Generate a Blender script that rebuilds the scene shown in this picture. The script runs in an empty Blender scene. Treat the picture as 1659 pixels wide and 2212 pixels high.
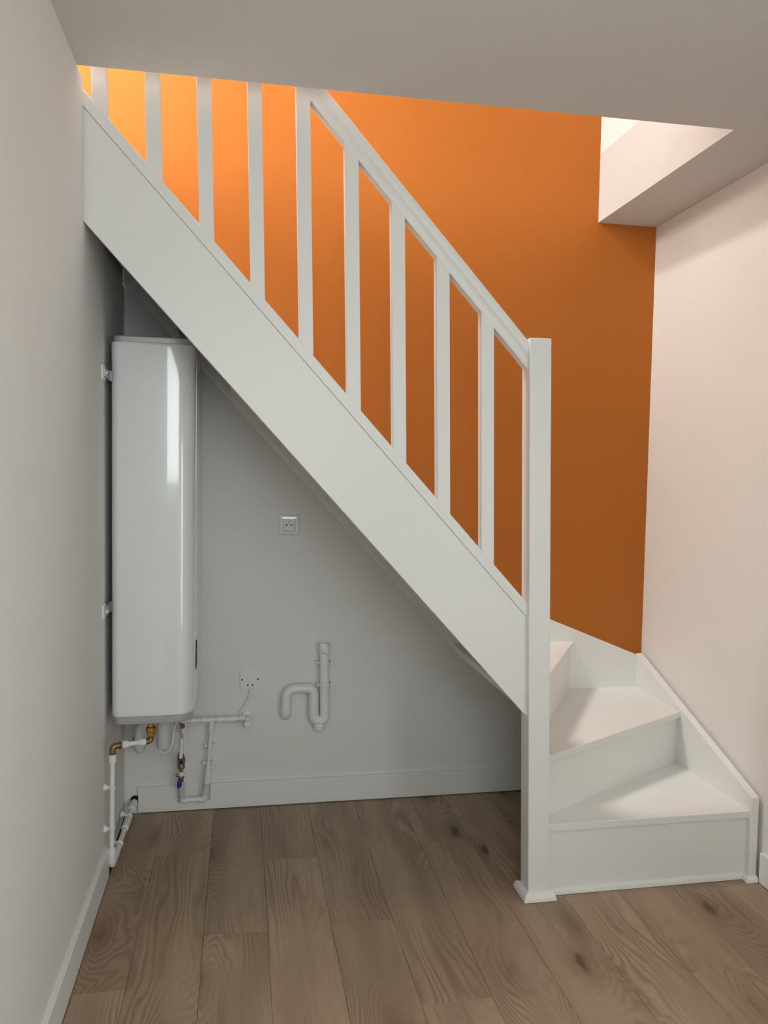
import bpy, bmesh, math, random
from mathutils import Vector, Matrix
random.seed(7)
scene = bpy.context.scene
COL = scene.collection

# ------------------------------------------------------------------ camera
cam_d = bpy.data.cameras.new('camera')
cam_d.sensor_fit = 'HORIZONTAL'; cam_d.sensor_width = 36.0
cam_d.lens = 1688.63 / 1659.0 * 36.0
cam_d.clip_start = 0.02; cam_d.clip_end = 60
cam = bpy.data.objects.new('camera', cam_d); COL.objects.link(cam)
yaw, pitch, roll = 0.181583, 0.054018, 0.017257
fwd = Vector((math.sin(yaw)*math.cos(pitch), math.cos(yaw)*math.cos(pitch), -math.sin(pitch)))
rgt = Vector((math.cos(yaw), -math.sin(yaw), 0))
upv = rgt.cross(fwd)
r2 = rgt*math.cos(roll) + upv*math.sin(roll)
u2 = -rgt*math.sin(roll) + upv*math.cos(roll)
M = Matrix((r2, u2, -fwd)).transposed().to_4x4()
M.translation = Vector((0, 0, 1.3635))
cam.matrix_world = M
scene.camera = cam

# ------------------------------------------------------------------ world, light, exposure
world = bpy.data.worlds.new('overcast_sky'); scene.world = world
world.use_nodes = True
bg = world.node_tree.nodes['Background']
bg.inputs[0].default_value = (0.80, 0.88, 1.0, 1); bg.inputs[1].default_value = 0.35
vs = scene.view_settings
vs.view_transform = 'Standard'; vs.look = 'None'; vs.gamma = 1.0
vs.use_curve_mapping = False; vs.exposure = 0.0

def area_light(name, loc, target, sx, sy, energy, color):
    l = bpy.data.lights.new(name, 'AREA'); l.shape = 'RECTANGLE'
    l.size = sx; l.size_y = sy; l.energy = energy; l.color = color
    o = bpy.data.objects.new(name, l); COL.objects.link(o)
    o.location = loc
    d = Vector(target) - Vector(loc)
    o.rotation_euler = d.to_track_quat('-Z', 'Y').to_euler()
    return o
# daylight in the glazed opening of the wall behind the camera
area_light('window_daylight', (0.22, -0.74, 1.74), (0.12, 2.3, 1.42), 1.00, 1.00, 20, (0.93, 1.0, 1.0))
# daylight in the low side window of the right wall, behind the viewer
area_light('side_window_daylight', (1.715, -0.22, 0.85), (-0.43, -0.02, 0.62), 0.80, 1.40, 18, (0.95, 1.0, 1.0))
# daylight in the roof light over the stair well
area_light('skylight_daylight', (-0.80, 2.62, 4.28), (-0.80, 2.62, 0), 0.80, 0.70, 108, (1.0, 0.97, 0.93))
# daylight in the upper-floor window
area_light('upper_window_daylight', (-0.90, 0.42, 3.40), (-0.90, 3, 3.40), 1.60, 0.90, 37, (1.0, 0.98, 0.95))
area_light('upper_side_window_daylight', (-2.78, 1.90, 3.40), (3, 1.90, 3.40), 1.20, 0.80, 84, (1.0, 0.98, 0.95))

try:
    scene.cycles.use_denoising = True
    scene.cycles.use_adaptive_sampling = True
    scene.cycles.adaptive_threshold = 0.09
    scene.cycles.adaptive_min_samples = 16
    world.cycles.sampling_method = 'NONE'
    scene.cycles.max_bounces = 6
    scene.cycles.diffuse_bounces = 5
    scene.cycles.glossy_bounces = 3
    scene.cycles.sample_clamp_indirect = 5
    scene.cycles.caustics_reflective = False
    scene.cycles.caustics_refractive = False
except Exception:
    pass

# ------------------------------------------------------------------ dimensions (metres)
XL, XR, YB, ZC = -0.433, 1.7315, 3.128, 2.414
YREAR = -0.75
XS = 1.467                     # right edge of the stair opening in the ceiling
LEAN = 0.0251                  # the stair's uprights lean a little to the left
SL = 1.0881                    # stair slope
def z_top(x): return 1.9189 - SL*x          # top of the outer string
def z_low(x): return 1.5647 - SL*x          # bottom of the outer string
def z_rail(x): return 2.7156 - SL*x         # top of the handrail

# ------------------------------------------------------------------ materials
def mat(name, color, rough=0.5, metal=0.0, coat=0.0, bump=0.0, bscale=120.0, spec=0.5):
    m = bpy.data.materials.new(name); m.use_nodes = True
    nt = m.node_tree; b = nt.nodes['Principled BSDF']
    b.inputs['Base Color'].default_value = (*color, 1)
    b.inputs['Roughness'].default_value = rough
    b.inputs['Metallic'].default_value = metal
    b.inputs['Coat Weight'].default_value = coat
    b.inputs['Coat Roughness'].default_value = 0.06
    b.inputs['Specular IOR Level'].default_value = spec
    tc = nt.nodes.new('ShaderNodeTexCoord')
    n = nt.nodes.new('ShaderNodeTexNoise'); n.inputs['Scale'].default_value = bscale
    n.inputs['Detail'].default_value = 3
    nt.links.new(tc.outputs['Object'], n.inputs['Vector'])
    # faint tone variation
    mx = nt.nodes.new('ShaderNodeMix'); mx.data_type = 'RGBA'; mx.blend_type = 'MULTIPLY'
    mx.inputs['Factor'].default_value = 0.05
    mx.inputs['A'].default_value = (*color, 1)
    n2 = nt.nodes.new('ShaderNodeTexNoise'); n2.inputs['Scale'].default_value = 4.0
    nt.links.new(tc.outputs['Object'], n2.inputs['Vector'])
    nt.links.new(n2.outputs['Fac'], mx.inputs['B'])
    nt.links.new(mx.outputs['Result'], b.inputs['Base Color'])
    if bump > 0:
        bp_ = nt.nodes.new('ShaderNodeBump'); bp_.inputs['Strength'].default_value = bump
        bp_.inputs['Distance'].default_value = 0.002
        nt.links.new(n.outputs['Fac'], bp_.inputs['Height'])
        nt.links.new(bp_.outputs['Normal'], b.inputs['Normal'])
    return m

WALL = mat('white_wall_paint', (0.76, 0.755, 0.735), 0.75, bump=0.10, bscale=260, spec=0.25)
WALLR = mat('offwhite_wall_paint', (0.81, 0.785, 0.745), 0.75, bump=0.10, bscale=260, spec=0.25)
ORANGE = mat('orange_wall_paint', (0.45, 0.142, 0.027), 0.6, bump=0.08, bscale=260, spec=0.08)
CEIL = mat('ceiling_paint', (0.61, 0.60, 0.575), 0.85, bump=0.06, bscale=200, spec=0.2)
PAINT = mat('white_painted_wood', (0.80, 0.80, 0.775), 0.38, bump=0.05, bscale=70, spec=0.4)
TRIM = mat('white_skirting', (0.79, 0.79, 0.78), 0.4, bump=0.02, spec=0.4)
ENAMEL = mat('white_enamel', (0.80, 0.82, 0.82), 0.16, coat=1.0, spec=0.5)
SILVER = mat('silver_plastic', (0.50, 0.51, 0.53), 0.32, metal=0.25)
PVC = mat('white_pvc', (0.80, 0.80, 0.79), 0.35)
GREYPVC = mat('pale_grey_plastic', (0.55, 0.57, 0.60), 0.45)
PLATE = mat('white_faceplate', (0.80, 0.80, 0.79), 0.12, coat=0.6)
BRASS = mat('brass', (0.60, 0.36, 0.10), 0.28, metal=1.0)
DBRASS = mat('dull_brass', (0.30, 0.21, 0.11), 0.42, metal=0.9)
STEEL = mat('dark_steel', (0.20, 0.19, 0.18), 0.4, metal=0.8)
BLACK = mat('black_gloss', (0.004, 0.004, 0.005), 0.45, spec=0.1)
HOLE = mat('black_void', (0.004, 0.004, 0.004), 0.9)
BLUE = mat('blue_plastic', (0.008, 0.02, 0.36), 0.35)
DARKGAP = mat('dark_underlay', (0.05, 0.035, 0.025), 0.9)

def wood_material():
    m = bpy.data.materials.new('oak_laminate'); m.use_nodes = True
    nt = m.node_tree; L = nt.links; N = nt.nodes
    b = N['Principled BSDF']; b.inputs['Roughness'].default_value = 0.42
    b.inputs['Specular IOR Level'].default_value = 0.35
    def math_(op, a, c=None, clamp=False):
        n = N.new('ShaderNodeMath'); n.operation = op; n.use_clamp = clamp
        for i, v in enumerate((a, c)):
            if v is None: continue
            if isinstance(v, (int, float)): n.inputs[i].default_value = v
            else: L.new(v, n.inputs[i])
        return n.outputs[0]
    tc = N.new('ShaderNodeTexCoord'); oi = N.new('ShaderNodeObjectInfo')
    sh = N.new('ShaderNodeCombineXYZ')
    L.new(math_('MULTIPLY', oi.outputs['Random'], 37.0), sh.inputs[0])
    L.new(math_('MULTIPLY', oi.outputs['Random'], 91.0), sh.inputs[1])
    ad = N.new('ShaderNodeVectorMath'); ad.operation = 'ADD'
    L.new(tc.outputs['Object'], ad.inputs[0]); L.new(sh.outputs[0], ad.inputs[1])
    P = ad.outputs[0]
    def scaled(sx, sy):
        v = N.new('ShaderNodeVectorMath'); v.operation = 'MULTIPLY'
        L.new(P, v.inputs[0]); v.inputs[1].default_value = (sx, sy, 0); return v.outputs[0]
    def noise(vec, sc, det=2.0, rough=0.5):
        n = N.new('ShaderNodeTexNoise'); n.inputs['Scale'].default_value = sc
        n.inputs['Detail'].default_value = det; n.inputs['Roughness'].default_value = rough
        L.new(vec, n.inputs['Vector']); return n.outputs['Fac']
    def mrange(v, a, c, lo, hi):
        n = N.new('ShaderNodeMapRange'); n.interpolation_type = 'SMOOTHSTEP'
        L.new(v, n.inputs[0])
        for i, q in enumerate((a, c, lo, hi)): n.inputs[1+i].default_value = q
        return n.outputs[0]
    meander = noise(scaled(6.5, 0.85), 1.0, 2.5)
    wob = noise(scaled(22, 5), 1.0, 2.0)
    # knots
    warp = N.new('ShaderNodeVectorMath'); warp.operation = 'MULTIPLY_ADD'
    nz = N.new('ShaderNodeTexNoise'); nz.inputs['Scale'].default_value = 9.0; nz.inputs['Detail'].default_value = 2
    L.new(P, nz.inputs['Vector'])
    L.new(nz.outputs['Color'], warp.inputs[0]); warp.inputs[1].default_value = (0.035, 0.06, 0)
    L.new(P, warp.inputs[2])
    kv = N.new('ShaderNodeVectorMath'); kv.operation = 'MULTIPLY'
    L.new(warp.outputs[0], kv.inputs[0]); kv.inputs[1].default_value = (3.6, 1.35, 0)
    vo = N.new('ShaderNodeTexVoronoi'); vo.voronoi_dimensions = '2D'; vo.feature = 'F1'
    vo.inputs['Scale'].default_value = 1.0; vo.inputs['Randomness'].default_value = 1.0
    L.new(kv.outputs[0], vo.inputs['Vector'])
    kd = vo.outputs['Distance']
    kon = N.new('ShaderNodeSeparateColor'); L.new(vo.outputs['Color'], kon.inputs[0])
    active = mrange(kon.outputs[0], 0.32, 0.46, 0.0, 1.0)
    small = mrange(kon.outputs[1], 0.2, 0.9, 0.35, 1.0)
    bumpk = math_('MULTIPLY', mrange(kd, 0.50, 0.0, 0.0, 1.0), active)
    sep = N.new('ShaderNodeSeparateXYZ'); L.new(P, sep.inputs[0])
    phase = math_('ADD', math_('MULTIPLY', sep.outputs[0], 330.0),
             math_('ADD', math_('MULTIPLY', meander, 95.0),
              math_('ADD', math_('MULTIPLY', bumpk, 48.0), math_('MULTIPLY', wob, 4.5))))
    rings = math_('ADD', math_('MULTIPLY', math_('SINE', phase), 0.5), 0.5)
    rings = math_('POWER', rings, 1.6)
    patch = mrange(noise(scaled(9, 1.2), 1.0, 2.0), 0.35, 0.65, 0.0, 1.0)
    ringamt = math_('MULTIPLY', rings, mrange(noise(scaled(5, 1.4), 1.0, 1.0), 0.38, 0.62, 0.18, 1.0))
    fibre = noise(scaled(420, 14), 1.0, 2.0)
    wob2 = noise(scaled(70, 26), 1.0, 3.0)
    kdw = math_('ADD', kd, math_('ADD', math_('MULTIPLY', math_('SUBTRACT', wob, 0.5), 0.12), math_('MULTIPLY', math_('SUBTRACT', wob2, 0.5), 0.10)))
    core = math_('MULTIPLY', math_('MULTIPLY', mrange(kdw, 0.075, 0.02, 0.0, 1.0), active), small)
    halo = math_('MULTIPLY', mrange(kdw, 0.22, 0.02, 0.0, 1.0), active)
    streak = mrange(noise(scaled(34, 1.6), 1.0, 3.0), 0.58, 0.72, 0.0, 1.0)
    def mix(f, a, c):
        n = N.new('ShaderNodeMix'); n.data_type = 'RGBA'
        if isinstance(f, (int, float)): n.inputs['Factor'].default_value = f
        else: L.new(f, n.inputs['Factor'])
        for k, v in (('A', a), ('B', c)):
            if isinstance(v, tuple): n.inputs[k].default_value = (*v, 1)
            else: L.new(v, n.inputs[k])
        return n.outputs['Result']
    c = mix(patch, (0.410, 0.298, 0.203), (0.320, 0.222, 0.150))
    c = mix(math_('MULTIPLY', ringamt, 0.68), c, (0.205, 0.130, 0.083))
    c = mix(math_('MULTIPLY', streak, 0.40), c, (0.215, 0.135, 0.085))
    c = mix(math_('MULTIPLY', mrange(fibre, 0.45, 0.75, 0.0, 1.0), 0.30), c, (0.21, 0.138, 0.090))
    c = mix(math_('MULTIPLY', halo, 0.62), c, (0.190, 0.115, 0.070))
    c = mix(math_('MULTIPLY', core, 0.85), c, (0.095, 0.054, 0.032))
    hs = N.new('ShaderNodeHueSaturation')
    L.new(math_('ADD', math_('MULTIPLY', oi.outputs['Random'], 0.18), 0.91), hs.inputs['Value'])
    L.new(c, hs.inputs['Color'])
    L.new(hs.outputs[0], b.inputs['Base Color'])
    bp_ = N.new('ShaderNodeBump'); bp_.inputs['Strength'].default_value = 0.12; bp_.inputs['Distance'].default_value = 0.0006
    L.new(math_('ADD', fibre, rings), bp_.inputs['Height']); L.new(bp_.outputs[0], b.inputs['Normal'])
    return m
WOOD = wood_material()

# ------------------------------------------------------------------ mesh helpers
def finish(name, bm, material, parent=None, smooth=False, bevel=0.0, seg=2, lean=False):
    bmesh.ops.remove_doubles(bm, verts=bm.verts, dist=1e-6)
    bmesh.ops.recalc_face_normals(bm, faces=bm.faces)
    if bevel > 0:
        es = [e for e in bm.edges if len(e.link_faces) == 2 and e.calc_face_angle(0) > 0.6]
        bmesh.ops.bevel(bm, geom=es, offset=bevel, segments=seg, profile=0.5, affect='EDGES', clamp_overlap=True)
    if lean:
        for v in bm.verts: v.co.x -= LEAN*v.co.z
    me = bpy.data.meshes.new(name); bm.to_mesh(me); bm.free()
    mats = material if isinstance(material, (list, tuple)) else [material]
    for q in mats: me.materials.append(q)
    if smooth:
        for p in me.polygons: p.use_smooth = True
        try: me.set_sharp_from_angle(angle=math.radians(38))
        except Exception: pass
    o = bpy.data.objects.new(name, me); COL.objects.link(o)
    if parent is not None:
        o.parent = parent
        o.matrix_parent_inverse = Matrix.Translation(-parent.location)
    return o

def add_box(bm, x0, x1, y0, y1, z0, z1):
    vs_ = [bm.verts.new((x, y, z)) for z in (z0, z1) for y in (y0, y1) for x in (x0, x1)]
    for f in ((0,1,3,2), (4,6,7,5), (0,4,5,1), (2,3,7,6), (0,2,6,4), (1,5,7,3)):
        bm.faces.new([vs_[i] for i in f])
    return bm

def box(*a): return add_box(bmesh.new(), *a)

def add_prism(bm, pts, axis, a0, a1):
    def P(p, a):
        if axis == 'y': return (p[0], a, p[1])
        if axis == 'x': return (a, p[0], p[1])
        return (p[0], p[1], a)
    A = [bm.verts.new(P(p, a0)) for p in pts]; B = [bm.verts.new(P(p, a1)) for p in pts]
    n = len(pts)
    bm.faces.new(A); bm.faces.new(B[::-1])
    for i in range(n): bm.faces.new((A[i], B[i], B[(i+1) % n], A[(i+1) % n]))
    return bm
def prism(pts, axis, a0, a1): return add_prism(bmesh.new(), pts, axis, a0, a1)

def frame_for(d):
    d = d.normalized()
    a = Vector((0, 0, 1)) if abs(d.z) < 0.9 else Vector((0, 1, 0))
    u = d.cross(a).normalized(); return u, d.cross(u).normalized()

def add_lathe(bm, p0, p1, prof, seg=20, cap=True):
    """revolve prof = [(distance along p0->p1 in metres, radius)] about the line p0->p1"""
    p0 = Vector(p0); d = (Vector(p1)-p0).normalized(); u, w = frame_for(d)
    rows = []
    for t, r in prof:
        c = p0 + d*t
        rows.append([bm.verts.new(c + (u*math.cos(k*2*math.pi/seg) + w*math.sin(k*2*math.pi/seg))*r) for k in range(seg)])
    for i in range(len(rows)-1):
        for k in range(seg):
            bm.faces.new((rows[i][k], rows[i][(k+1) % seg], rows[i+1][(k+1) % seg], rows[i+1][k]))
    if cap:
        bm.faces.new(rows[0][::-1]); bm.faces.new(rows[-1])
    return bm
def lathe(*a, **k): return add_lathe(bmesh.new(), *a, **k)
def cyl(p0, p1, r, seg=20, ch=0.0):
    L_ = (Vector(p1)-Vector(p0)).length
    prof = [(0, r), (L_, r)] if ch <= 0 else [(0, r-ch), (ch, r), (L_-ch, r), (L_, r-ch)]
    return lathe(p0, p1, prof, seg)

def rounded_path(pts, rad, n=8):
    pts = [Vector(p) for p in pts]; out = [pts[0]]
    for i in range(1, len(pts)-1):
        a, b, c = pts[i-1], pts[i], pts[i+1]
        r = rad[i-1] if isinstance(rad, (list, tuple)) else rad
        r = min(r, (a-b).length*0.499, (c-b).length*0.499)
        s = b + (a-b).normalized()*r; e = b + (c-b).normalized()*r
        for k in range(n+1):
            t = k/n; out.append(s*(1-t)**2 + b*2*t*(1-t) + e*t*t)
    out.append(pts[-1]); return out

def smooth_path(pts, n=8):
    pts = [Vector(p) for p in pts]; P_ = [pts[0]] + pts + [pts[-1]]; out = []
    for i in range(1, len(P_)-2):
        a, b, c, d = P_[i-1:i+3]
        for k in range(n):
            t = k/n
            out.append(0.5*((2*b) + (c-a)*t + (2*a-5*b+4*c-d)*t*t + (3*b-a-3*c+d)*t**3))
    out.append(pts[-1]); return out

def add_tube(bm, path, r, seg=14):
    path = [Vector(p) for p in path]; rows = []; u = None
    for i, p in enumerate(path):
        t = (path[min(i+1, len(path)-1)] - path[max(i-1, 0)]).normalized()
        if u is None: u, _ = frame_for(t)
        u = (u - t*u.dot(t)).normalized(); w = t.cross(u)
        rows.append([bm.verts.new(p + (u*math.cos(k*2*math.pi/seg) + w*math.sin(k*2*math.pi/seg))*r) for k in range(seg)])
    for i in range(len(rows)-1):
        for k in range(seg):
            bm.faces.new((rows[i][k], rows[i][(k+1) % seg], rows[i+1][(k+1) % seg], rows[i+1][k]))
    bm.faces.new(rows[0][::-1]); bm.faces.new(rows[-1]); return bm
def tube(path, r, seg=14): return add_tube(bmesh.new(), path, r, seg)

def structure(o): o['kind'] = 'structure'; return o
def thing(name, label, cat, loc, group=None):
    o = bpy.data.objects.new(name, None); COL.objects.link(o); o.location = loc
    o.empty_display_size = 0.05
    o['label'] = label; o['category'] = cat
    if group: o['group'] = group
    return o
def tag(o, label, cat, group=None):
    o['label'] = label; o['category'] = cat
    if group: o['group'] = group
    return o

# ================================================================== SETTING
# ---- floor: laminate planks on a slab
floor = structure(finish('floor', box(XL-0.40, XR+0.2, YREAR-0.2, YB+0.15, -0.12, -0.0095), DARKGAP))
joints = [-0.4205, -0.2870, -0.0970, 0.0870, 0.2760, 0.4630, 0.6540, 0.8430, 1.0320, 1.2240, 1.4110, 1.6000, 1.7480]
butt = [2.05, 2.770, 2.258, 2.676, 2.258, 1.873, 2.730, 2.297, 1.30, 1.884, 2.275, 1.6]
for k in range(12):
    x0, x1 = joints[k], joints[k+1]
    ys = [butt[k] + 1.285*j for j in range(-4, 3)]
    cuts = [YREAR] + [y for y in ys if YREAR+0.05 < y < YB-0.05] + [YB-0.004]
    for a, c in zip(cuts[:-1], cuts[1:]):
        g = 0.0003
        cx, cy = (x0+x1)/2, (a+c)/2
        hx, hy = (x1-x0)/2-g, (c-a)/2-g
        bm = bmesh.new(); ch = 0.0008
        lo = [bm.verts.new((sx*hx, sy*hy, -0.009)) for sx, sy in ((-1,-1),(1,-1),(1,1),(-1,1))]
        md = [bm.verts.new((sx*hx, sy*hy, -ch)) for sx, sy in ((-1,-1),(1,-1),(1,1),(-1,1))]
        tp = [bm.verts.new((sx*(hx-ch), sy*(hy-ch), 0)) for sx, sy in ((-1,-1),(1,-1),(1,1),(-1,1))]
        bm.faces.new(lo[::-1]); bm.faces.new(tp)
        for i in range(4):
            j = (i+1) % 4
            bm.faces.new((lo[i], lo[j], md[j], md[i])); bm.faces.new((md[i], md[j], tp[j], tp[i]))
        o = finish('floor_plank', bm, WOOD)
        o.location = (cx, cy, 0); o.parent = floor

# ---- left wall: full height up to the stair, then only up to the sloping stair underside
bm = box(XL-0.36, XL, YREAR-0.1, 2.312, -0.01, ZC)
structure(finish('wall_left', bm, WALL))
for nm, xa, ya, yb in (('wall_left_under_stair', XL, 2.3125, 2.640), ('wall_left_alcove', XL-0.006, 2.640, YB)):
    bm = bmesh.new()
    add_prism(bm, [(XL-0.36, -0.01), (xa, -0.01), (xa, z_low(XL)-0.002), (XL-0.36, z_low(XL-0.36)-0.002)], 'y', ya, yb)
    add_prism(bm, [(-0.60, 1.9), (xa-0.001, 1.9), (xa-0.001, 2.250), (-0.60, 2.250)], 'y', max(ya, 2.353), min(yb, 3.096))
    structure(finish(nm, bm, WALL))

# ---- back wall: white below the wall string, orange above it
bm = bmesh.new()
add_prism(bm, [(-3.2, 5.2), (-2.8, 1.745+SL*2.8), (0.913, 0.752), (1.287, 0.66), (1.72, 0.50), (XR+0.2, 0.50), (XR+0.2, 5.2)], 'y', YB, YB+0.12)
wb = finish('wall_back_upper', bm, ORANGE); structure(wb)
bm = prism([(-3.2, -0.01), (-3.2, 1.745+SL*3.2), (-2.8, 1.745+SL*2.8), (0.913, 0.752), (1.287, 0.66), (1.72, 0.50), (XR+0.2, 0.50), (XR+0.2, -0.01)], 'y', YB, YB+0.12)
wbk = structure(finish('wall_back', bm, WALL))
finish('pipe_hole', lathe((-0.400, YB-0.0008, 0.052), (-0.400, YB+0.02, 0.052), [(0, 0.018), (0.0016, 0.018)], 18), HOLE, wbk)
# ---- right wall
bm = bmesh.new()
add_box(bm, XR, XR+0.14, YREAR-0.1, -0.66, -0.01, ZC); add_box(bm, XR, XR+0.14, 0.22, YB, -0.01, ZC)
add_box(bm, XR, XR+0.14, -0.66, 0.22, -0.01, 0.12); add_box(bm, XR, XR+0.14, -0.66, 0.22, 1.60, ZC)
structure(finish('wall_right', bm, WALLR))
bm = bmesh.new()
add_box(bm, XR-0.004, XR+0.08, -0.66, -0.62, 0.12, 1.60); add_box(bm, XR-0.004, XR+0.08, 0.18, 0.22, 0.12, 1.60)
add_box(bm, XR-0.004, XR+0.08, -0.62, 0.18, 0.12, 0.16); add_box(bm, XR-0.004, XR+0.08, -0.62, 0.18, 1.56, 1.60)
structure(finish('window_2', bm, TRIM))
# ---- rear wall (behind the viewer) with a tall window
bm = bmesh.new()
wx0, wx1, wz0, wz1 = -0.34, 0.78, 1.18, 2.30
add_box(bm, XL-0.36, wx0, YREAR-0.12, YREAR, -0.01, ZC)
add_box(bm, wx1, XR+0.14, YREAR-0.12, YREAR, -0.01, ZC)
add_box(bm, wx0, wx1, YREAR-0.12, YREAR, -0.01, wz0)
add_box(bm, wx0, wx1, YREAR-0.12, YREAR, wz1, ZC)
structure(finish('wall_front', bm, WALL))
bm = bmesh.new(); t = 0.05
add_box(bm, wx0, wx0+t, YREAR-0.08, YREAR+0.01, wz0, wz1); add_box(bm, wx1-t, wx1, YREAR-0.08, YREAR+0.01, wz0, wz1)
add_box(bm, wx0+t, wx1-t, YREAR-0.08, YREAR+0.01, wz0, wz0+t); add_box(bm, wx0+t, wx1-t, YREAR-0.08, YREAR+0.01, wz1-t, wz1)
structure(finish('window_1', bm, TRIM, bevel=0.003))
# ---- ceiling slab with the stair opening
bm = prism([(XL-0.36, YREAR-0.12), (XR+0.14, YREAR-0.12), (XR+0.14, YB), (XS, YB), (XS, 2.209), (XL-0.36, 2.2385)], 'z', ZC, ZC+0.28)
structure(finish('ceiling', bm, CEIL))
# ---- upper storey around the stair well
structure(finish('wall_upper_right', box(XS, XS+0.1, 0.4, YB, ZC+0.28, 4.0), WALL))
bm = bmesh.new()
add_box(bm, -2.9, -2.8, 0.4, 1.28, ZC, 4.0); add_box(bm, -2.9, -2.8, 2.52, YB, ZC, 4.0)
add_box(bm, -2.9, -2.8, 1.28, 2.52, ZC, 2.98); add_box(bm, -2.9, -2.8, 1.28, 2.52, 3.82, 4.0)
structure(finish('wall_upper_left', bm, WALL))
bm = bmesh.new()
add_box(bm, -2.9, -1.72, 0.3, 0.4, ZC+0.28, 4.0); add_box(bm, -0.08, XS+0.1, 0.3, 0.4, ZC+0.28, 4.0)
add_box(bm, -1.72, -0.08, 0.3, 0.4, ZC+0.28, 2.93); add_box(bm, -1.72, -0.08, 0.3, 0.4, 3.87, 4.0)
structure(finish('wall_upper_front', bm, WALL))
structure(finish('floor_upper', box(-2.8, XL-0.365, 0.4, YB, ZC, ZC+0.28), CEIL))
bm = bmesh.new()
sx0, sx1, sy0, sy1 = -1.21, -0.39, 2.26, 2.98
add_box(bm, -2.9, sx0, 0.3, YB, 4.0, 4.3); add_box(bm, sx1, XS+0.1, 0.3, YB, 4.0, 4.3)
add_box(bm, sx0, sx1, 0.3, sy0, 4.0, 4.3); add_box(bm, sx0, sx1, sy1, YB, 4.0, 4.3)
structure(finish('ceiling_upper', bm, CEIL))

# ---- skirting boards
HB = 0.105
bm = prism([(XL, 0.003), (XL+0.013, 0.003), (XL+0.013, HB-0.002), (XL+0.011, HB), (XL, HB)], 'y', YREAR, 2.640)
structure(finish('baseboard_left', bm, TRIM))
bm = prism([(XR, 0.003), (XR-0.013, 0.003), (XR-0.013, HB-0.002), (XR-0.011, HB), (XR, HB)], 'y', YREAR, 2.281)
structure(finish('baseboard_right', bm, TRIM))
pts = [(-0.387, 0.004), (1.66, 0.004), (1.66, HB), (-0.111, HB), (-0.111, 0.040), (-0.235, 0.037), (-0.235, HB), (-0.387, HB)]
structure(finish('baseboard_back', prism(pts, 'y', YB-0.013, YB), TRIM, bevel=0.0012))

# ================================================================== STAIRCASE
st = thing('staircase', 'white painted wooden quarter-turn staircase with straight balusters along the orange wall', 'staircase', (1.0, 2.7, 0))
SY0, SY1 = 2.319, 2.351        # outer string thickness range in y
WY0 = YB-0.030                 # wall string front face
RX = 1.691                     # inner face of the right wall string
# outer string and its capping
xe, xs_ = 0.915, -0.80
def cap_z(x): return z_top(x) - 0.0455
xw = XL + 0.0005
xu = -0.79
finish('outer_string', prism([(xu, z_low(xu)), (xe, z_low(xe)), (xe, cap_z(xe)), (xu, cap_z(xu))], 'y', SY0, SY1), PAINT, st, bevel=0.0012)
finish('string_capping', prism([(xu, cap_z(xu)+0.0006), (0.895, cap_z(0.895)+0.0006), (0.895, z_top(0.895)), (xu, z_top(xu))], 'y', 2.3150, 2.3555), PAINT, st, bevel=0.0020)
# newel post
NX0, NX1, NY0, NY1 = 0.911, 0.981, 2.2968, 2.3668
nw = finish('newel_post', box(NX0, NX1, NY0, NY1, 0.0, 1.775), PAINT, st, bevel=0.0035, seg=3, lean=True)
# moulding round the newel foot: mitred quarter-round strips
def foot_strip(p0, p1, out, h=0.026, w=0.019, miter=(1, 1)):
    """a quarter-round strip from p0 to p1 on the floor, projecting along out"""
    p0 = Vector((*p0, 0)); p1 = Vector((*p1, 0)); o_ = Vector((*out, 0)); d = (p1-p0).normalized()
    prof = [(0, h), (w*0.25, h), (w*0.55, h*0.90), (w*0.82, h*0.66), (w*0.95, h*0.36), (w, 0.0015), (0, 0.0015)]
    bm = bmesh.new(); A = []; B = []
    for a, z in prof:
        A.append(bm.verts.new(p0 + o_*a - d*a*miter[0] + Vector((0, 0, z))))
        B.append(bm.verts.new(p1 + o_*a + d*a*miter[1] + Vector((0, 0, z))))
    bm.faces.new(A); bm.faces.new(B[::-1]); n = len(prof)
    for i in range(n): bm.faces.new((A[i], B[i], B[(i+1) % n], A[(i+1) % n]))
    return bm
finish('foot_moulding', foot_strip((NX0, NY0), (NX1, NY0), (0, -1)), PAINT, nw, smooth=True)
finish('foot_moulding', foot_strip((NX0, NY1), (NX0, NY0), (-1, 0)), PAINT, nw, smooth=True)
# balusters
def upright(x0, w, y0, y1, name):
    def solve(fn, xb):
        z = fn(xb)
        for _ in range(8): z = fn(xb - LEAN*z)
        return z
    zb = [solve(z_top, x0)-0.001, solve(z_top, x0+w)-0.001]
    low = lambda x: z_rail(x) - 0.0815
    zt = [solve(low, x0), solve(low, x0+w)]
    pts = [(x0, zb[0]), (x0+w, zb[1]), (x0+w, zt[1]), (x0, zt[0])]
    return finish(name, prism(pts, 'y', y0, y1), PAINT, st, bevel=0.0016, lean=True)
for b in (-0.3517, -0.2094, -0.0699, 0.0709, 0.2089, 0.3485, 0.4860, 0.6226, 0.7625):
    upright(b, 0.0405, 2.3165, 2.3530, 'baluster')
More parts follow.
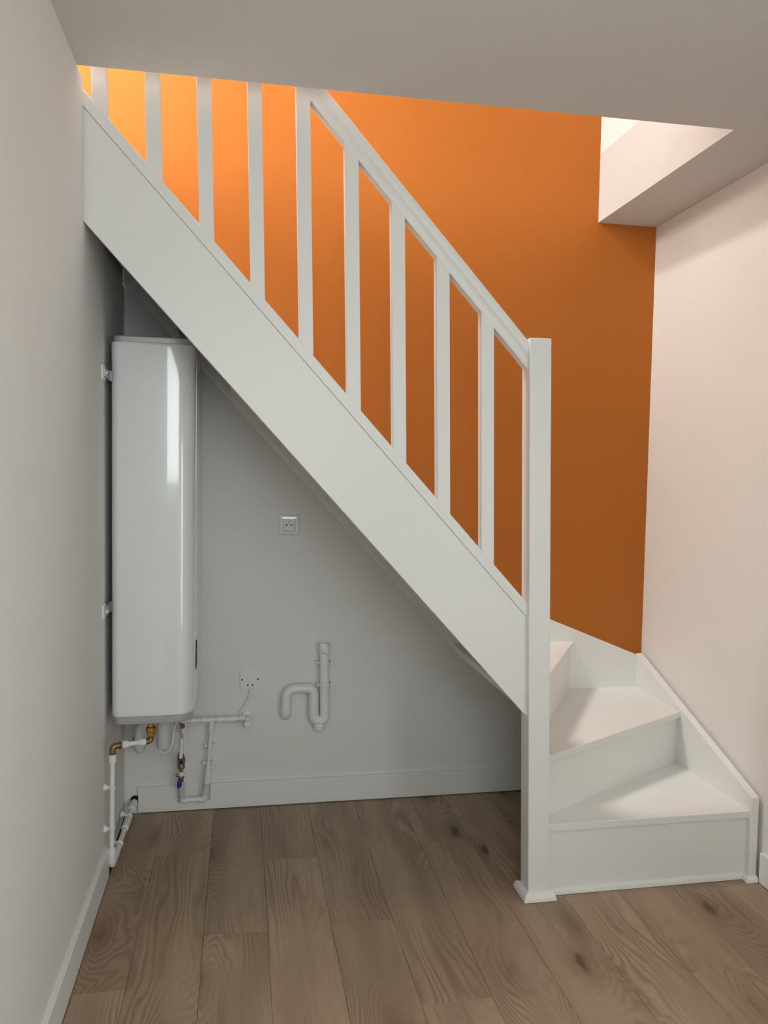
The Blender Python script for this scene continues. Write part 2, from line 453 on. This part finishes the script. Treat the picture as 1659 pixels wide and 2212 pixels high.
# handrail with a grooved side profile
ca = 1/math.sqrt(1+SL*SL)
prof = [(-0.017, 0), (0.017, 0), (0.0195, 0.004), (0.0205, 0.016), (0.0195, 0.0205), (0.0215, 0.0235), (0.0265, 0.027),
        (0.0285, 0.033), (0.0285, 0.046), (0.0255, 0.0535), (0.018, 0.0575), (0.008, 0.059)]
prof = prof + [(-y, h) for y, h in prof[::-1] if y > 0.017]
prof = [p for i, p in enumerate(prof) if p not in prof[:i]]
yc = 2.3365; bm = bmesh.new(); A = []; B = []
for y, h in prof:
    dz = (h-0.059)/ca
    for xx, arr in ((0.872, A), (-0.80, B)):
        arr.append(bm.verts.new((xx, yc+y, z_rail(xx)+dz)))
n = len(prof); bm.faces.new(A); bm.faces.new(B[::-1])
for i in range(n): bm.faces.new((A[i], B[i], B[(i+1) % n], A[(i+1) % n]))
hr = finish('handrail', bm, PAINT, st, smooth=True)

# treads and risers
T = 0.025
Z1, Z2, Z3 = 0.2375, 0.4416, 0.6467
def tread(poly, z): return finish('tread', prism(poly, 'z', z-T, z), PAINT, st, bevel=0.0022)
def riser(p, q, z0, z1, th=0.014):
    p = Vector((*p, 0)); q = Vector((*q, 0)); d = (q-p).normalized(); nrm = Vector((-d.y, d.x, 0))*th
    return finish('riser', prism([(p.x, p.y), (q.x, q.y), ((q+nrm).x, (q+nrm).y), ((p+nrm).x, (p+nrm).y)], 'z', z0, z1), PAINT, st)
tread([(0.975, 2.308), (RX+0.002, 2.308), (RX+0.002, 2.785), (1.00, 2.415), (0.975, 2.367)], Z1)
tread([(0.970, 2.3665-0.019), (RX+0.002, 2.743), (RX+0.002, WY0+0.002), (1.36, WY0+0.002), (0.965, 2.42)], Z2)
tread([(0.945, 2.374), (1.402, WY0+0.002), (0.868, WY0+0.002), (0.868, 2.374)], Z3)
riser((0.978, 2.320), (RX+0.002, 2.320), 0.0, Z1-T)
riser((0.972, 2.361), (RX+0.002, 2.760), Z1, Z2-T)
riser((0.950, 2.400), (1.388, WY0+0.002), Z2, Z3-T)
finish('foot_moulding', foot_strip((0.983, 2.320), (RX, 2.320), (0, -1), h=0.021, w=0.010, miter=(0, 0)), PAINT, st, smooth=True)
going = 0.188; rise = 0.2046
for k in range(4, 13):
    xk = 0.930 - going*(k-4); zk = Z3 + rise*(k-3)
    tread([(xk, SY1), (xk, WY0), (xk-going-0.03, WY0), (xk-going-0.03, SY1)], zk)
    finish('riser', box(xk-0.030, xk-0.016, SY1, WY0, zk-rise-0.001, zk-T), PAINT, st)
# wall strings
finish('wall_string', prism([(XL-0.0055, z_low(XL)+0.008), (0.911, z_low(0.911)+0.013), (0.911, z_top(0.911)+0.0), (-0.42, z_top(-0.42)), (XL-0.0055, z_top(XL))], 'y', WY0, YB-0.0005), PAINT, st, bevel=0.001)
finish('wall_string', prism([(0.9125, 0.585), (1.02, 0.503), (1.60, 0.012), (1.72, 0.012), (1.72, 0.571), (1.287, 0.745), (0.9125, 0.915)], 'y', WY0, YB-0.0005), PAINT, st, bevel=0.001)
rs = finish('wall_string', prism([(2.296, 0.0), (WY0-0.0005, 0.0), (WY0-0.0005, 0.589), (3.066, 0.577), (2.300, 0.289), (2.296, 0.284)], 'x', RX, 1.719), PAINT, st, bevel=0.0015)
finish('foot_moulding', foot_strip((RX, 2.296), (1.717, 2.296), (0, -1), h=0.022, w=0.016, miter=(1, 0)), PAINT, rs, smooth=True)
finish('foot_moulding', foot_strip((RX, 2.312), (RX, 2.296), (-1, 0), h=0.022, w=0.016, miter=(0, 1)), PAINT, rs, smooth=True)

# ================================================================== WATER HEATER
wh = thing('water_heater', 'tall glossy white flat water heater hung on the wall under the stair', 'water heater', (XL+0.15, 2.88, 0.50))
def rrect(x0, x1, y0, y1, rads, n=10):
    """rounded rectangle, rads for corners (x0,y0),(x1,y0),(x1,y1),(x0,y1)"""
    out = []
    for (cx, cy, sx, sy, a0), r in zip(((x0, y0, 1, 1, 180), (x1, y0, -1, 1, 270), (x1, y1, -1, -1, 0), (x0, y1, 1, -1, 90)), rads):
        for k in range(n+1):
            a = math.radians(a0 + 90*k/n)
            out.append((cx+sx*r + r*math.cos(a), cy+sy*r + r*math.sin(a)))
    return out
def heater_plan(i):
    x0, x1, y0, y1 = -0.417+i, -0.151-i, 2.660+i, 3.098-i
    P_ = rrect(x0, x1, y0, y1, (0.028, 0.06, 0.066, 0.028))
    n = 11
    left = P_[:n]; right = P_[2*n:]
    # near side: flat, then a gentle swell, then a tighter turn into the front face
    xs = -0.252; R1 = 0.34; a1 = math.radians(8.5); mid = []
    for k in range(9):
        a = a1*k/8; mid.append((xs + R1*math.sin(a), y0 + R1*(1-math.cos(a))))
    ex, ey = mid[-1]; r = (x1-ex)/(1-math.sin(a1)); cx = x1-r; cy = ey + r*math.cos(a1)
    for k in range(1, 13):
        a = a1 + (math.pi/2-a1)*k/12; mid.append((cx + r*math.sin(a), cy - r*math.cos(a)))
    return left + mid + right
def heater_shell(inset, levels):
    """levels: (z, extra inset)"""
    bm = bmesh.new(); rows = []
    for z, e in levels:
        i = inset+e
        P_ = heater_plan(i)
        rows.append([bm.verts.new((x, y, z)) for x, y in P_])
    n = len(rows[0])
    for a, c in zip(rows[:-1], rows[1:]):
        for i in range(n): bm.faces.new((a[i], a[(i+1) % n], c[(i+1) % n], c[i]))
    bm.faces.new(rows[0][::-1]); bm.faces.new(rows[-1]); return bm
finish('body', heater_shell(0, [(0.5285, 0.006), (0.5300, 0.0015), (0.5340, 0), (0.5380, 0), (1.753, 0), (1.757, 0), (1.762, 0.0015), (1.7645, 0.006)]), ENAMEL, wh, smooth=True)
finish('top_cap', heater_shell(0.006, [(1.7645, 0), (1.780, 0), (1.7835, 0.003), (1.785, 0.009)]), SILVER, wh, smooth=True)
finish('bottom_cap', heater_shell(0.004, [(0.501, 0.008), (0.503, 0.003), (0.507, 0.001), (0.5285, 0)]), SILVER, wh, smooth=True)
# control strip on the front face (edge-on to the viewer)
cp = finish('control_panel', prism(rrect(2.738, 2.828, 0.660, 0.752, (0.02, 0.02, 0.02, 0.02), 5), 'x', -0.1512, -0.1485), BLACK, wh, smooth=True)
finish('indicator_light', prism(rrect(2.776, 2.786, 0.722, 0.728, (0.002,)*4, 3), 'x', -0.1486, -0.1478), PLATE, cp)
fs = finish('front_strip', prism([(2.735, 0.56), (2.742, 0.56), (2.742, 1.74), (2.735, 1.74)], 'x', -0.1511, -0.1498), ENAMEL, wh)
for zc in (1.655, 0.893):
    br = finish('wall_bracket', prism(rrect(2.588, 2.634, zc-0.024, zc+0.024, (0.006,)*4, 4), 'x', XL, XL+0.006), PVC, wh, bevel=0.001)
    bm = bmesh.new(); add_prism(bm, [(2.60, zc-0.013), (2.72, zc-0.017), (2.72, zc+0.017), (2.60, zc+0.013)], 'x', XL+0.006, XL+0.010)
    add_box(bm, XL+0.006, XL+0.030, 2.700, 2.704, zc-0.017, zc+0.017)
    finish('bracket_arm', bm, SILVER, br)
    finish('bolt', lathe((XL+0.006, 2.611, zc), (XL+0.05, 2.611, zc), [(0, 0.008), (0.004, 0.008), (0.005, 0.005), (0.011, 0.004)], 6), PVC, br)
    finish('bracket_arm', box(XL, XL+0.018, 3.00, 3.05, zc-0.02, zc+0.02), SILVER, br)

# ================================================================== PLUMBING
def clamp(parent, c, axis, r, base, name='pipe_clamp', band=0.008):
    """pipe clip: band round the pipe at c, conical rose on the wall at base"""
    c = Vector(c); a = Vector(axis).normalized(); base = Vector(base)
    o = finish(name, lathe(c-a*band/2, c+a*band/2, [(0, r+0.0012), (0.0012, r+0.0028), (band-0.0012, r+0.0028), (band, r+0.0012)], 18), PVC, parent, smooth=True)
    d = (c-base); Ld = d.length
    if Ld > r+0.004:
        finish('clamp_rose', lathe(base, c, [(0, 0.0135), (0.002, 0.0135), (min(0.012, Ld-r-0.001), 0.006), (Ld-r+0.001, 0.0035)], 16), PVC, o, smooth=True)
    return o
def coupling(parent, p0, p1, r, material=PVC, name='coupling', lip=0.0012):
    L_ = (Vector(p1)-Vector(p0)).length; e = min(0.003, L_*0.2)
    return finish(name, lathe(p0, p1, [(0, r-lip), (0.0008, r), (L_-0.0008, r), (L_, r-lip)], 20), material, parent, smooth=True)

# ---- hot water pipe beside the left wall
hp = thing('hot_water_pipe', 'white hot water pipe with brass elbows running down beside the left wall to the floor', 'pipe', (-0.406, 2.625, 0.04))
px, py = -0.4065, 2.625
E1 = Vector((px, py, 0.446)); E2 = Vector((-0.292, 2.690, 0.436))
dirh = (E2-E1).normalized()
finish('riser_pipe', cyl((px-0.003, py, 0.055), (px, py, 0.425), 0.0082), PVC, hp, smooth=True)
coupling(hp, (px, py, 0.392), (px, py, 0.420), 0.0125)
bm = tube(rounded_path([(px, py, 0.419), E1, E1+dirh*0.030], 0.016, 8), 0.0098, 16)
add_lathe(bm, (px, py, 0.416), (px, py, 0.43), [(0, 0.0118), (0.006, 0.0118), (0.007, 0.0098)], 16)
add_lathe(bm, E1+dirh*0.022, E1+dirh*0.05, [(0, 0.0098), (0.001, 0.0118), (0.008, 0.0118)], 16)
finish('brass_elbow', bm, DBRASS, hp, smooth=True)
coupling(hp, E1+dirh*0.029, E1+dirh*0.051, 0.0125)
finish('cross_pipe', cyl(E1+dirh*0.045, E2-dirh*0.030, 0.0082), PVC, hp, smooth=True)
coupling(hp, E2-dirh*0.045, E2-dirh*0.021, 0.0125)
bm = tube(rounded_path([E2-dirh*0.022, E2, E2+Vector((0, 0, 0.022))], 0.013, 8), 0.0092, 16)
add_lathe(bm, E2-dirh*0.022, E2, [(0, 0.0112), (0.006, 0.0112), (0.007, 0.0092)], 16)
finish('brass_elbow', bm, DBRASS, hp, smooth=True)
un = lathe(E2+Vector((0, 0, 0.016)), E2+Vector((0, 0, 0.2)), [(0, 0.010), (0.003, 0.0125), (0.006, 0.0125)], 16)
add_lathe(un, E2+Vector((0, 0, 0.021)), E2+Vector((0, 0, 0.2)), [(0, 0.0125), (0.001, 0.0152), (0.011, 0.0152), (0.012, 0.0125)], 6)
add_lathe(un, E2+Vector((0, 0, 0.033)), E2+Vector((0, 0, 0.2)), [(0, 0.0125), (0.001, 0.0170), (0.015, 0.0170), (0.017, 0.0120)], 6)
add_lathe(un, E2+Vector((0, 0, 0.049)), E2+Vector((0, 0, 0.2)), [(0, 0.0100), (0.0165, 0.0100)], 6)
finish('brass_union', un, BRASS, hp)
clamp(hp, (px-0.001, py, 0.308), (0, 0, 1), 0.0082, (XL, 2.626, 0.310))
clamp(hp, (px-0.002, py, 0.172), (0, 0, 1), 0.0082, (XL, 2.626, 0.170))
coupling(hp, (px-0.003, py, 0.073), (px-0.003, py, 0.103), 0.0130)
F0 = Vector((px-0.003, py+0.002, 0.045)); F1 = Vector((-0.402, 3.116, 0.047))
fd = (F1-F0).normalized()
finish('bottom_elbow', tube(rounded_path([(px-0.003, py, 0.078), F0, F0+fd*0.06], 0.020, 8), 0.0112, 16), PVC, hp, smooth=True)
finish('floor_pipe', cyl(F0+fd*0.03, F1, 0.0085), PVC, hp, smooth=True)
coupling(hp, F0+fd*0.045, F0+fd*0.135, 0.0112)
coupling(hp, F0+fd*0.265, F0+fd*0.345, 0.0128)
coupling(hp, F1-fd*0.065, F1, 0.0135)
clamp(hp, F0+fd*0.150, fd, 0.0105, (XL, F0.y+0.155, 0.050))
clamp(hp, F0+fd*0.365, fd, 0.0090, (XL, 3.000, 0.053))

# ---- cold water run on the back wall
cw = thing('cold_water_pipe', 'white cold water pipe with tee and couplings along the back wall below the heater', 'pipe', (-0.11, 3.10, 0.04))
cy_ = 3.098; hz = 0.369
finish('horizontal_pipe', cyl((-0.225, cy_, hz-0.0005), (0.000, cy_, hz+0.001), 0.0083), PVC, cw, smooth=True)
coupling(cw, (-0.197, cy_, hz), (-0.189, cy_, hz), 0.0125)
finish('reducer', lathe((-0.1875, cy_, hz), (-0.1, cy_, hz), [(0, 0.0130), (0.018, 0.0125), (0.030, 0.0100), (0.0405, 0.0098)], 18), PVC, cw, smooth=True)
te = finish('tee', cyl((-0.146, cy_, hz), (-0.092, cy_, hz), 0.0118, 20, 0.001), PVC, cw, smooth=True)
finish('tee_branch', cyl((-0.107, cy_, hz), (-0.107, cy_, 0.345), 0.0115), PVC, te, smooth=True)
finish('reducer', lathe((-0.090, cy_, hz), (0, cy_, hz), [(0, 0.0112), (0.002, 0.0130), (0.020, 0.0122), (0.032, 0.0098), (0.049, 0.0095)], 18), PVC, cw, smooth=True)
coupling(cw, (-0.041, cy_, hz), (-0.014, cy_, hz), 0.0118)
D0 = Vector((-0.107, cy_, 0.345)); D1 = Vector((-0.1235, cy_, 0.115)); dd = (D1-D0).normalized()
finish('down_pipe', cyl(D0, D1, 0.0080), PVC, cw, smooth=True)
finish('reducer', lathe(D0-dd*0.002, D1, [(0, 0.0115), (0.016, 0.0125), (0.024, 0.0108), (0.026, 0.0095)], 18), PVC, cw, smooth=True)
for zc in (0.264, 0.1945):
    s = (0.345-zc)/0.230; c = D0.lerp(D1, s)
    cl = clamp(cw, c, dd, 0.0080, (c.x, YB, c.z), band=0.009)
    for sx in (-1, 1):
        finish('clamp_ear', lathe((c.x+sx*0.0165, YB, c.z), (c.x+sx*0.0165, 3.0, c.z), [(0, 0.0070), (0.024, 0.0070), (0.0265, 0.0050)], 14), PVC, cl, smooth=True)
coupling(cw, D0.lerp(D1, 0.745), D0.lerp(D1, 0.85), 0.0118)
coupling(cw, D0.lerp(D1, 0.86), D0.lerp(D1, 0.995), 0.0130)
# ribbed sleeve and elbow in the skirting cut-out
HB0 = D1; HB1 = Vector((-0.131, cy_+0.002, 0.066))
prof = [(0, 0.0118)]
Ls = (HB1-HB0).length
for i in range(12):
    t0 = Ls*i/12; prof += [(t0+0.0005, 0.0128), (t0+Ls/24, 0.0128), (t0+Ls/24+0.0005, 0.0119)]
finish('ribbed_sleeve', lathe(HB0, HB1, prof, 18), GREYPVC, cw, smooth=False)
finish('elbow', tube(rounded_path([HB1+Vector((0, 0, 0.004)), (-0.133, cy_+0.003, 0.049), (-0.150, cy_+0.004, 0.049)], 0.012, 6), 0.0128, 16), PVC, cw, smooth=True)
finish('link_pipe', cyl((-0.205, cy_+0.006, 0.050), (-0.140, cy_+0.006, 0.050), 0.0100), PVC, cw, smooth=True)
# riser on the left with coupling up to the heater run
finish('corner_elbow', tube(rounded_path([(-0.197, cy_, hz), (-0.213, cy_, hz), (-0.213, cy_, 0.322)], 0.012, 6), 0.0112, 16), PVC, cw, smooth=True)
coupling(cw, (-0.2125, cy_-0.002, 0.322), (-0.2125, cy_-0.002, 0.346), 0.0128)
coupling(cw, (-0.2165, cy_-0.012, 0.345), (-0.2165, cy_-0.012, 0.362), 0.0085, DBRASS, 'brass_nipple')
finish('back_pipe', cyl((-0.2115, cy_+0.008, 0.325), (-0.2125, cy_+0.008, 0.06), 0.0070), PVC, cw, smooth=True)

# ---- stop valve on the cold riser
vx, vy = -0.221, 3.080
sv = thing('stop_valve', 'brass stop valve with long white lever handle and blue tag above the skirting cut-out', 'valve', (vx, vy, 0.06))
finish('ball_body', lathe((vx, vy, 0.203), (vx, vy, 0.3), [(0, 0.010), (0.003, 0.0135), (0.012, 0.0150), (0.024, 0.0150), (0.032, 0.0120), (0.040, 0.0100)], 16), STEEL, sv, smooth=True)
nut = finish('spindle_nut', lathe((vx+0.002, vy-0.013, 0.222), (vx+0.002, vy-0.05, 0.222), [(0, 0.0105), (0.006, 0.0105), (0.008, 0.008)], 6), STEEL, sv)
finish('spindle', lathe((vx+0.002, vy-0.020, 0.222), (vx+0.002, vy-0.05, 0.222), [(0, 0.0045), (0.004, 0.004)], 10), BLACK, nut)
lev = [(-0.0068, 0.236), (0.0062, 0.234), (0.0085, 0.285), (0.0090, 0.303), (0.0070, 0.313), (0.0025, 0.317), (-0.0015, 0.314), (-0.0030, 0.303), (-0.0030, 0.288)]
finish('lever', prism([(vx+a, z) for a, z in lev], 'y', vy-0.027, vy-0.018), PVC, sv, bevel=0.0022)
finish('lever_stem', tube([(vx-0.003, vy-0.004, 0.215), (vx-0.0085, vy-0.009, 0.240), (vx-0.004, vy-0.018, 0.258)], 0.0040, 8), STEEL, sv, smooth=True)
finish('lower_nut', lathe((vx, vy, 0.184), (vx, vy, 0.3), [(0, 0.0095), (0.004, 0.0135), (0.014, 0.0145), (0.021, 0.0120)], 12), DBRASS, sv, smooth=True)
finish('neck', lathe((vx, vy, 0.170), (vx, vy, 0.3), [(0, 0.0075), (0.016, 0.0075)], 14), BRASS, sv, smooth=True)
coupling(sv, (vx+0.001, vy, 0.158), (vx+0.001, vy, 0.174), 0.0112, PVC, 'white_collar')
rg = finish('ring', lathe((vx, vy, 0.149), (vx, vy, 0.3), [(0, 0.0112), (0.002, 0.0122), (0.007, 0.0122), (0.009, 0.0112)], 18), DBRASS, sv, smooth=True)
for sx, mt in ((-1, STEEL), (1, PVC)):
    finish('ring_ear', lathe((vx+sx*0.0165, vy+0.004, 0.160), (vx+sx*0.0165, vy-0.03, 0.160), [(0, 0.0052), (0.008, 0.0052), (0.009, 0.0030)], 12), mt, rg, smooth=True)
finish('lower_socket', lathe((vx-0.001, vy, 0.135), (vx-0.001, vy, 0.3), [(0, 0.0095), (0.014, 0.0105)], 16), STEEL, sv, smooth=True)
finish('blue_tag', prism([(vx-0.0145, 0.143), (vx+0.004, 0.139), (vx+0.003, 0.124), (vx-0.001, 0.114), (vx-0.0135, 0.111)], 'y', vy-0.0135, vy-0.004), BLUE, sv, bevel=0.002)
prof = [(0, 0.0100)]
for i in range(10): prof += [(0.005*i+0.0006, 0.0112), (0.005*i+0.003, 0.0112), (0.005*i+0.0036, 0.0104)]
finish('ribbed_sleeve', lathe((vx, vy, 0.136), (vx+0.003, vy+0.010, 0.060), [(a*1.45, b) for a, b in prof], 18), GREYPVC, sv)
finish('elbow', tube(rounded_path([(vx+0.003, vy+0.010, 0.068), (vx+0.003, vy+0.014, 0.050), (vx+0.024, vy+0.022, 0.050)], 0.014, 6), 0.0112, 16), PVC, sv, smooth=True)

# ---- washing machine tap at the end of the run
tp = thing('washing_machine_tap', 'small white angled tap with star knob at the end of the wall pipe', 'tap', (0.031, YB, 0.365))
finish('rose', lathe((0.031, YB, 0.374), (0.031, 3.0, 0.374), [(0, 0.0205), (0.003, 0.0205), (0.008, 0.017), (0.010, 0.012)], 24), PVC, tp, smooth=True)
finish('body', cyl((0.031, YB-0.006, 0.370), (0.031, 3.078, 0.367), 0.0105), PVC, tp, smooth=True)
finish('inlet', lathe((0.000, cy_, 0.3695), (0.05, cy_, 0.3695), [(0, 0.0108), (0.002, 0.0122), (0.008, 0.0122), (0.009, 0.0095), (0.030, 0.0095)], 12), PVC, tp, smooth=True)
finish('spout', lathe((0.031, 3.086, 0.364), (0.030, 3.086, 0.33), [(0, 0.0095), (0.014, 0.0098), (0.015, 0.0125), (0.0235, 0.0125)], 18), GREYPVC, tp, smooth=True)
star = []
for k in range(10):
    a = math.pi/2 + k*math.pi/5 + 0.15; r = 0.0155 if k % 2 == 0 else 0.0115
    star.append((0.0315+r*math.cos(a), 0.3575+r*math.sin(a)))
finish('knob', prism(star, 'y', 3.052, 3.069), PVC, tp, bevel=0.003)
finish('spindle', cyl((0.031, 3.080, 0.362), (0.0315, 3.066, 0.358), 0.006, 12), PVC, tp, smooth=True)

# ---- drain trap with stand pipe on the back wall
dt = thing('drain_trap', 'white plastic waste stand pipe with double bend trap on the back wall', 'drain pipe', (0.318, YB, 0.31))
ty = 3.103; R_ = 0.0198
finish('stand_pipe', cyl((0.3395, ty, 0.380), (0.3345, ty, 0.640), R_, 24), PVC, dt, smooth=True)
# cut and folded mouth at the top
bm = bmesh.new(); seg = 24
c0 = Vector((0.3345, ty, 0)); rows = []
for z, r in ((0.622, 0.0212), (0.632, 0.0245), (0.650, 0.0242), (0.658, 0.0222), (0.664, 0.0205), (0.655, 0.0185), (0.630, 0.0170)):
    row = []
    for k in range(seg):
        a = 2*math.pi*k/seg
        dz = 0.0025*math.sin(3*a+0.6) + 0.0012*math.sin(7*a) if z < 0.66 else 0.001*math.sin(5*a)
        rr = r*(1 + 0.035*math.sin(5*a+z*60))
        row.append(bm.verts.new((c0.x+rr*math.cos(a), c0.y+rr*math.sin(a), z+dz)))
    rows.append(row)
for a, c in zip(rows[:-1], rows[1:]):
    for k in range(seg): bm.faces.new((a[k], a[(k+1) % seg], c[(k+1) % seg], c[k]))
bm.faces.new(rows[-1]); bm.faces.new(rows[0][::-1])
finish('mouth', bm, PVC, dt, smooth=True)
for sx, z in ((0.3350, 0.583), (0.3370, 0.494)):
    c = clamp(dt, (sx, ty, z), (0, 0, 1), R_, (sx, YB, z), band=0.009)
    for s in (-1, 1):
        finish('clamp_ear', prism(rrect(sx+s*0.0265-0.0032, sx+s*0.0265+0.0032, z-0.0055, z+0.0065, (0.001,)*4, 2), 'y', ty-0.006, YB), PVC, c)
# U-bend
arc = [(0.340, ty, 0.384)] + [(0.3175+0.0225*math.cos(a), ty, 0.369+0.0225*math.sin(a)) for a in [-(math.pi)*k/14 for k in range(15)]] + [(0.2945, ty, 0.432)]
finish('u_bend', tube(arc, 0.0208, 24), PVC, dt, smooth=True)
finish('cleaning_cap', lathe((0.3185, ty, 0.336), (0.319, ty, 0.2), [(0, 0.0205), (0.006, 0.0222), (0.008, 0.0232), (0.022, 0.0225), (0.026, 0.0195), (0.028, 0.0120)], 10), PVC, dt, smooth=False)
hoop = rounded_path([(0.2945, ty, 0.430), (0.294, ty, 0.4805), (0.184, ty, 0.4815), (0.184, ty, 0.384)], [0.036, 0.044], 10)
finish('hoop', tube(hoop, R_, 24), PVC, dt, smooth=True)
finish('hoop_joint', cyl((0.2425, ty, 0.481), (0.2435, ty, 0.481), R_+0.0005, 24), GREYPVC, dt, smooth=True)
finish('wall_elbow', tube(rounded_path([(0.184, ty, 0.4195), (0.184, ty, 0.372), (0.184, YB+0.02, 0.372)], 0.022, 8), 0.0212, 24), PVC, dt, smooth=True)
finish('sleeve', cyl((0.294, ty, 0.370), (0.2945, ty, 0.430), R_+0.0010, 24), PVC, dt, smooth=True)

# ---- drain of the heater safety group
ds = thing('drain_siphon', 'pale grey drain cup hanging under the water heater', 'drain', (-0.262, 2.80, 0.37))
finish('cup', lathe((-0.262, 2.80, 0.372), (-0.262, 2.80, 0.6), [(0, 0.0200), (0.002, 0.0225), (0.010, 0.0235), (0.128, 0.0245)], 24), GREYPVC, ds, smooth=True)
finish('rim', lathe((-0.262, 2.80, 0.488), (-0.262, 2.80, 0.6), [(0, 0.0255), (0.012, 0.0255)], 24), GREYPVC, ds, smooth=True)
de = thing('drain_elbow', 'fat white drain bend going into the wall behind the brass union', 'drain pipe', (-0.373, 3.06, 0.28))
finish('bend', tube(rounded_path([(-0.335, 3.050, 0.445), (-0.340, 3.050, 0.405), (-0.374, 3.055, 0.365), (-0.374, 3.055, 0.277), (-0.374, YB+0.01, 0.277)], [0.03, 0.035, 0.022], 8), 0.0195, 20), PVC, de, smooth=True)
cl = clamp(de, (-0.374, 3.055, 0.305), (0, 0, 1), 0.0195, (-0.374, YB, 0.305), band=0.007)
for s, mt in ((-1, STEEL), (1, PVC)):
    finish('clamp_ear', lathe((-0.374+s*0.0275, YB, 0.298), (-0.374+s*0.0275, 3.03, 0.298), [(0, 0.005), (0.060, 0.005)], 10), mt, cl, smooth=True)

# ---- power cable from the heater to the outlet plate
cable = smooth_path([(-0.285, 2.86, 0.4995), (-0.300, 2.93, 0.42), (-0.299, 2.95, 0.345), (-0.289, 2.95, 0.310), (-0.273, 2.95, 0.300), (-0.256, 2.95, 0.308),
    (-0.243, 2.955, 0.340), (-0.240, 2.97, 0.380), (-0.225, 3.02, 0.405), (-0.212, 3.08, 0.385), (-0.200, 3.112, 0.350), (-0.150, 3.118, 0.349), (-0.100, 3.120, 0.352), (-0.050, 3.120, 0.358),
    (-0.010, 3.120, 0.372), (0.012, 3.120, 0.398), (0.030, 3.120, 0.428), (0.042, 3.120, 0.458), (0.045, 3.120, 0.490)], 6)
tag(finish('power_cable', tube(cable, 0.0048, 10), PVC, smooth=True), 'white power cable looping from under the water heater to the outlet plate', 'cable')

# ================================================================== WALL PLATES
so = thing('wall_socket', 'square white wall socket with round recess on the back wall', 'socket', (0.19, YB, 1.137))
sx, sz = 0.190, 1.137
fr = bmesh.new()
def sq(h, y, c=(sx, sz), r=0.006): return [fr.verts.new((px_, y, pz_)) for px_, pz_ in rrect(c[0]-h, c[0]+h, c[1]-h, c[1]+h, (r,)*4, 3)]
rings = [sq(0.0410, YB, r=0.005), sq(0.0405, YB-0.004, r=0.005), sq(0.0330, YB-0.0085, r=0.004), sq(0.0245, YB-0.0090, r=0.002), sq(0.0240, YB-0.0012, r=0.0015)]
for a, c in zip(rings[:-1], rings[1:]):
    for k in range(len(a)): fr.faces.new((a[k], a[(k+1) % len(a)], c[(k+1) % len(a)], c[k]))
fr.faces.new(rings[0][::-1]); fr.faces.new(rings[-1])
finish('frame', fr, PLATE, so)
# insert with a round recess
bm = bmesh.new(); n = 32
outer = []
for k in range(n):
    a = 2*math.pi*k/n; s = max(abs(math.cos(a)), abs(math.sin(a)))
    outer.append((0.0228*math.cos(a)/s, 0.0228*math.sin(a)/s))
def rowy(pts, y): return [bm.verts.new((sx+a, y, sz+b)) for a, b in pts]
circ = lambda r: [(r*math.cos(2*math.pi*k/n), r*math.sin(2*math.pi*k/n)) for k in range(n)]
R1 = [rowy(outer, YB-0.006), rowy(outer, YB-0.0102), rowy(circ(0.0200), YB-0.0102), rowy(circ(0.0193), YB-0.0090), rowy(circ(0.0190), YB-0.0025)]
for a, c in zip(R1[:-1], R1[1:]):
    for k in range(n): bm.faces.new((a[k], a[(k+1) % n], c[(k+1) % n], c[k]))
bm.faces.new(R1[-1])
ins = finish('insert', bm, PLATE, so)
for dx in (-0.0095, 0.0095):
    finish('pin_hole', cyl((sx+dx, YB-0.0035, sz), (sx+dx, YB-0.002, sz), 0.0032, 14), HOLE, ins)
finish('earth_pin', cyl((sx, YB-0.010, sz+0.0100), (sx, YB-0.002, sz+0.0100), 0.0026, 12), STEEL, ins)

co = thing('cable_outlet', 'plain square white cable outlet plate with four small screws on the back wall', 'cable outlet', (0.0415, YB, 0.52))
pl = prism(rrect(-0.0385, 0.0385, -0.0395, 0.0395, (0.004,)*4, 3), 'y', -0.008, 0.0)
plo = finish('plate', pl, PLATE, co, bevel=0.0012)
for a, c in ((-0.0315, 0.0), (0.0310, -0.002), (-0.0095, -0.0235), (0.0090, -0.0235)):
    finish('screw', lathe((a, -0.0080, c), (a, -0.02, c), [(0, 0.0032), (0.0007, 0.0030), (0.001, 0.0018)], 12), BLACK, plo)
for o in [plo] + list(plo.children):
    o.matrix_parent_inverse = Matrix.Identity(4)
plo.rotation_euler = (0, math.radians(-2.6), 0)

# little flake of white paint lying on the planks
tag(finish('paint_flake', prism([(0.088, 1.852), (0.093, 1.848), (0.099, 1.851), (0.097, 1.857), (0.091, 1.858)], 'z', 0.0002, 0.0022), PVC), 'tiny white paint flake lying on the wooden floor', 'debris')
